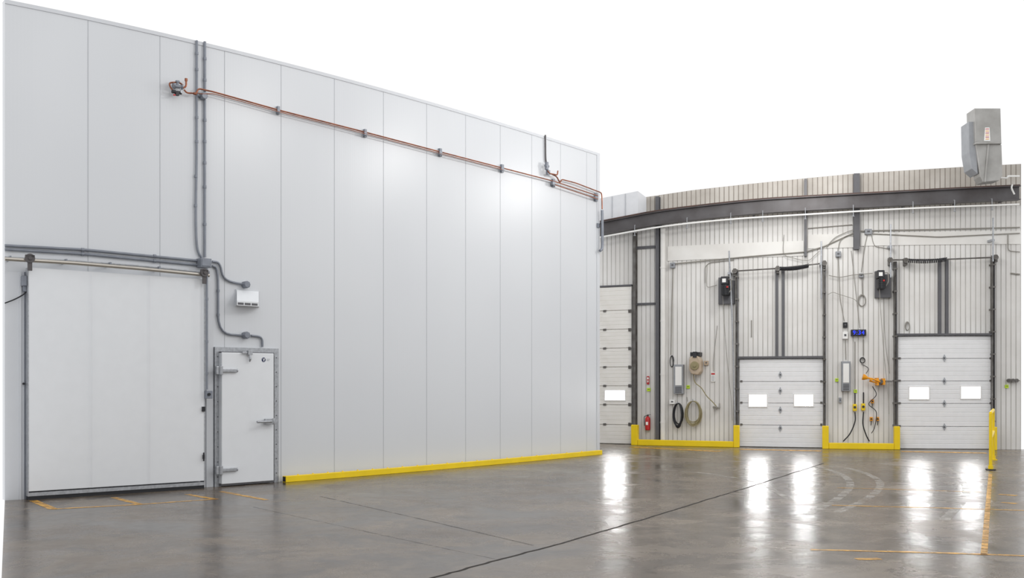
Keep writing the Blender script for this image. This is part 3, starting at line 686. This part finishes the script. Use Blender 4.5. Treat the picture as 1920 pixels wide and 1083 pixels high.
n,r=L.frame(497); p=L.pt(498,790,.2); mb=MB(); mb.wbox(p+r*.06-n*.01,r,U,n,.14,.09,.05); mb.tube([p+r*.1+n*.02,p-r*.14+n*.05,p-r*.19+n*.05],[.022,.018,.02],10); mb.tube([p+r*.15+U*.05,p+r*.15-U*.05],.025,10)
mk('handle',mb,M_galv,fd,smooth=True,bevel=.004,label='cast metal latch handle')
n,r=L.frame(468); p=L.pt(468,661,.17); mb=MB(); mb.wbox(p,r,U,n,.08,.07,.06); mb.tube([p+U*.02,p-U*.1+n*.02,p-U*.14],[.02,.02,.012],10)
mb.wbox(p-r*.09,r,U,n,.08,.03,.03); mk('door_closer',mb,M_galv,fd,bevel=.005)
mb=MB(); mb.disc(L,494.5,674,.036,.142,.006,0,24); mb.poly(L,[(492.7,671.5),(494.7,677.5),(497,671.5),(495.8,671.5),(494.7,674.8),(493.8,671.5)],.144,.003,1); mb.box(L,500.5,506,672.5,673.2,.143,.004,2); mb.box(L,500.5,505,675,675.6,.143,.004,2)
mk('emblem',mb,[M_navy,M_sign,M_galv],fd,label='small round navy emblem sticker')
vt=thing('vent_hood',L.pt(465,577,.05),'white pressure relief vent hood on panel wall','vent')
zt_,zb_=L.z(443,543,.04),L.z(443,572,.04)
mb=MB(); mb.box(L,442,487,542,573,.02,.02); mk('back_plate',mb,M_cap,vt,bevel=.003)
mb=MB(); xl,xr=444,485
P=[L.at(xl,zt_,.025),L.at(xr,zt_,.025),L.at(xr,zb_+.06,.19),L.at(xl,zb_+.06,.19),L.at(xl,zb_-.01,.19),L.at(xr,zb_-.01,.19),L.at(xr,zb_-.01,.025),L.at(xl,zb_-.01,.025)]
mb.add(P,[(0,1,2,3),(3,2,5,4),(4,5,6,7),(0,3,4,7),(1,6,5,2),(0,7,6,1)]); mk('hood',mb,M_door,vt)
mb=MB()
for a_,b_ in ((446,457),(459,470),(472,483)): mb.box(L,a_,b_,0,0,.192,.01,ztop=zb_+.035,zbot=zb_)
mk('louver',mb,M_frame,vt)
yg=thing('floor_guard_rail',L.at(800,0,.1),'long yellow steel tube guard along panel wall base','guard rail')
mb=MB(); xsg=rng(533,1126,26)
vs=[];se=[(-.05,0.0),(.05,0.0),(.05,.1),(-.05,.1)]
for x in xsg:
    n,_r=L.frame(x)
    for o,z in se: q=L.at(x,z,.14)+n*o; vs.append(q)
fs=[]
for i in range(len(xsg)-1):
    for j in range(4): fs.append((4*i+j,4*i+(j+1)%4,4*i+4+(j+1)%4,4*i+4+j))
fs.append((0,3,2,1)); e=4*(len(xsg)-1); fs.append((e,e+1,e+2,e+3)); mb.add(vs,fs); mk('tube',mb,M_yel,yg,bevel=.006)
n,r=L.frame(533); q=L.at(533,.05,.14)-r*.003; mb=MB(); mb.wbox(q,n,U,r,.075,.075,.004); mk('open_end',mb,M_dark,yg)
for x in range(560,1120,28):
    mb=MB(); n,_r=L.frame(x); q=L.at(x,.1,.14)-n*.02; mb.tube([q,q+U*.015],.014,8); mk('bolt',mb,M_yel,yg)
cp=thing('copper_pipe_run',L.pt(700,250,.1),'long copper refrigerant pipe run sloping along panel wall','pipe')
line=[(367,176),(372,166),(400,172),(525,207),(686,248),(827,285),(943,315),(1040,340),(1121,367)]
mb=MB(); mb.tube(fil([L.pt(x,y,.09) for x,y in line],.04),.013,8); mk('pipe',mb,M_cop,cp,smooth=True)
mb=MB(); mb.tube(fil([L.pt(x,y,.11) for x,y in [(368,174),(378,176),(400,175.5),(525,210),(686,251),(827,288),(943,318)]],.04),.007,8); mk('pipe',mb,M_cop,cp,smooth=True)
mb=MB(); mb.tube(fil([L.pt(x,y,.11) for x,y in [(1040,346),(1121,373)]],.04),.011,8); mk('pipe',mb,M_cop,cp,smooth=True)
mb=MB(); mb.tube(fil([L.pt(x,y,.09) for x,y in [(1034,326),(1044,331),(1050,343),(1053,336),(1080,343),(1127,361),(1128.5,366),(1129,392)]],.06),.014,8); mk('pipe',mb,M_cop,cp,smooth=True)
for x,y in ((523,206),(686,249),(827,285),(943,315),(1039,342),(1119,369)):
    mb=MB(); mb.box(L,x-2,x+2,y-7.5,y+7.5,.05,.05); mb.box(L,x-2.5,x+2.5,y-2.5,y+3.5,.115,.05); mk('strut_clamp',mb,M_cond,cp,bevel=.002,label='grey strut clamp')
va=thing('refrigerant_valve',L.pt(333,180,.1),'grey valve with copper fittings high on panel wall','valve')
n,r=L.frame(332)
mb=MB(); p=L.pt(333,162,.12); mb.tube([p-r*.07,p+r*.07],.028,14); mb.tube([p-r*.075,p-r*.055],.042,6); mb.tube([p+r*.055,p+r*.075],.042,6); mb.tube([p,p+U*.07],.022,12); mb.tube([p+U*.06,p+U*.085],.034,6); mb.tube([p-n*.12,p],.015,8); mk('valve_body',mb,M_cond,va,smooth=True)
mb=MB(); p=L.pt(332,173,.12); mb.tube([p-r*.08,p-r*.02],.028,12); mb.tube([p+r*.0,p+r*.07],.024,12); mb.wbox(p-U*.02,r,U,n,.05,.06,.05); mk('solenoid',mb,M_dark,va,smooth=True)
mb=MB(); p=L.pt(327,178,.14); mb.wbox(p,r,U,n,.03,.02,.02); mk('red_cap',mb,M_red,va)
mb=MB(); mb.tube([L.pt(330,168,.13),L.pt(330,175,.13)],.01,8); mb.tube([L.pt(338,164,.13),L.pt(340,176,.13)],.01,8); mb.disc(L,341,172,.022,.15,.05,0,12); mk('pilot_tube',mb,M_galv,va,smooth=True)
mb=MB(); mb.tube(fil([L.pt(x,y,.11) for x,y in [(326,172),(319,163),(317,155),(336,154),(343,160)]],.05),.013,8); mk('copper_fitting',mb,M_cop,va,smooth=True)
mb=MB(); mb.tube(fil([L.pt(x,y,.11) for x,y in [(343,165),(349,162),(349,150)]],.03),.015,8); mb.tube([L.pt(349,152,.11),L.pt(349,147,.11)],.022,10); mk('copper_fitting',mb,M_cop,va,smooth=True)
mb=MB(); mb.tube(fil([L.pt(x,y,.11) for x,y in [(345,168),(350,174),(365,175)]],.03),.013,8); mb.tube([L.pt(363,175,.11),L.pt(368,176,.11)],.02,10); mk('copper_fitting',mb,M_cop,va,smooth=True)
lc([(1022.5,253),(1023,298),(1024,304)],.018,'dark vertical conduit dropping to far valve',M_beam)
va=thing('refrigerant_valve',L.pt(1028,325,.1),'small grey valve on conduit beside copper pipes','valve')
mb=MB(); p=L.pt(1025,311,.1); n,r=L.frame(1025); mb.tube([p-U*.08,p+U*.08],.04,12); mb.tube([p-r*.05,p+r*.06],.03,12); mb.wbox(p-U*.13+r*.05,r,U,n,.08,.1,.06); mk('valve_body',mb,M_cond,va,smooth=True)
mb=MB(); mb.tube(fil([L.pt(x,y,.13) for x,y in [(1027,320),(1030,325),(1045,328),(1046,320)]],.04),.015,8); mk('copper_fitting',mb,M_cop,va,smooth=True)
mb=MB(); mb.tube(fil([L.pt(x,y,.09) for x,y in [(1129,394),(1129.5,440),(1129.5,466),(1125,470)]],.1),.033,10); mk('conduit',mb,M_cond,smooth=True,label='thick grey conduit sleeve at cold room corner',category='conduit')
mb=MB(); mb.box(L,1121,1124.6,418,426,.04,.03); mk('wall_plate',mb,M_cond,label='small grey plate at cold room corner',category='plate')
# ================================================================= BARRIER
br=thing('safety_barrier',G(1858,880),'yellow tubular safety barrier standing on floor','barrier')
a=G(1857.5,881); b=G(1862.5,862)
for p in (a,b):
    mb=MB(); mb.tube([p,p+U*1.06],.03,12); mb.tube([p+U*.006,p+U*.09],.045,12); mk('post',mb,M_yel,br,smooth=True)
mb=MB(); mb.wbox(a+U*.012,Vector((1,0,0)),U,Vector((0,1,0)),.13,.022,.16); mk('base_plate',mb,M_dark,br)
mb=MB(); mb.wbox(b+U*.012,Vector((1,0,0)),U,Vector((0,1,0)),.11,.022,.12); mk('base_plate',mb,M_yel,br)
for z in (1.06,.6):
    mb=MB(); mb.tube([a+U*z,b+U*z],.03,12); mk('rail',mb,M_yel,br,smooth=True)
# ================================================================= FLOOR MARKINGS
def stripe(pts,w,mt,label,name='floor_marking',cate='floor marking',z=.0025,jit=0):
    P=[G(x,y) for x,y in pts]
    if jit:
        Q=[]
        for p,q in zip(P,P[1:]):
            for i in range(12):
                t=i/12; pp=p.lerp(q,t); d=(q-p).normalized(); Q.append(pp+Vector((-d.y,d.x,0))*random.uniform(-jit,jit))
        P=Q+[P[-1]]
    top=[]
    for i,p in enumerate(P):
        d=(P[min(i+1,len(P)-1)]-P[max(i-1,0)]).normalized(); s=Vector((-d.y,d.x,0))*w/2
        top+=[p-s+U*z,p+s+U*z]
    fs=[(2*i,2*i+1,2*i+3,2*i+2) for i in range(len(P)-1)]
    mb=MB(); mb.add(top,fs); o=mk(name,mb,mt,label=label,category=cate); return o
yl='worn yellow painted line on concrete floor'
stripe([(62,938),(100,954)],.11,M_paint,yl); stripe([(97,954),(250,946),(410,935)],.09,M_paint,yl)
stripe([(212,932),(262,945)],.09,M_paint,yl); stripe([(350,926),(405,936)],.09,M_paint,yl); stripe([(415,921),(500,937)],.09,M_paint,yl)
stripe([(1857,888),(1845,1040)],.06,M_paint,yl); stripe([(1520,1030),(1760,1036),(1930,1042)],.07,M_paint,yl); stripe([(1560,947),(1730,951),(1930,957)],.07,M_paint,yl)
stripe([(1570,914),(1840,922)],.05,M_paint,yl)
stripe([(1185,838),(1290,843),(1350,846)],.35,M_paint,'wide worn orange floor patch by dock guard'); stripe([(1388,842),(1540,845)],.4,M_paint,'wide worn orange threshold paint at dock door'); stripe([(1690,846),(1850,849)],.4,M_paint,'wide worn orange threshold paint at dock door')
stripe([(1605,1048),(1650,1047)],.1,M_paint,'small worn yellow paint dab on floor');stripe([(1887,928),(1893,927)],.25,M_paint,'small worn yellow paint dab on floor');stripe([(1889,943),(1896,942)],.2,M_paint,'small worn yellow paint dab on floor')
stripe([(1545,868),(1400,914),(1330,935),(1200,975),(1060,1016),(930,1050),(800,1086)],.036,M_crack,'dark expansion joint crack across concrete floor','floor_crack','crack',z=.0012,jit=.01)
stripe([(475,950),(700,999),(930,1048)],.016,M_seal,'thin dark saw-cut joint in concrete floor','floor_crack','crack',z=.0012,jit=.004)
stripe([(600,930),(800,975),(1000,1022)],.03,M_seal,'faint grey filled joint in concrete floor','floor_crack','crack',z=.0012)
def arcs(pts,w):
    P=cat([Vector((x,y,0)) for x,y in pts],8); stripe([(v.x,v.y) for v in P],w,M_tyre,'faint curved tyre scuff on concrete floor','tyre_mark','tyre mark',z=.0018)
arcs([(1550,872),(1600,880),(1640,895),(1650,912),(1625,935),(1570,960)],.12)
arcs([(1530,874),(1565,884),(1590,898),(1592,915),(1565,938),(1510,965)],.12)
arcs([(1240,880),(1330,888),(1420,905),(1480,935)],.1)
arcs([(1650,868),(1740,880),(1800,900),(1810,930),(1770,975)],.12)
# ================================================================= LIGHT
w=bpy.data.worlds.new('world'); scene.world=w; w.use_nodes=True
w.node_tree.nodes['Background'].inputs[0].default_value=(1,1,1,1); w.node_tree.nodes['Background'].inputs[1].default_value=1.02
def lamp(loc,e,rad=.5,c=(1,.985,.96)):
    d=bpy.data.lights.new('high_bay_lamp','POINT'); d.energy=e; d.shadow_soft_size=rad; d.color=c
    o=bpy.data.objects.new('high_bay_lamp',d); scene.collection.objects.link(o); o.location=loc
lamp((3.4,15,7.75),380); lamp((3.9,19.3,6.95),270); lamp((6.65,23.6,6.8),270); lamp((2.5,8,9),260)
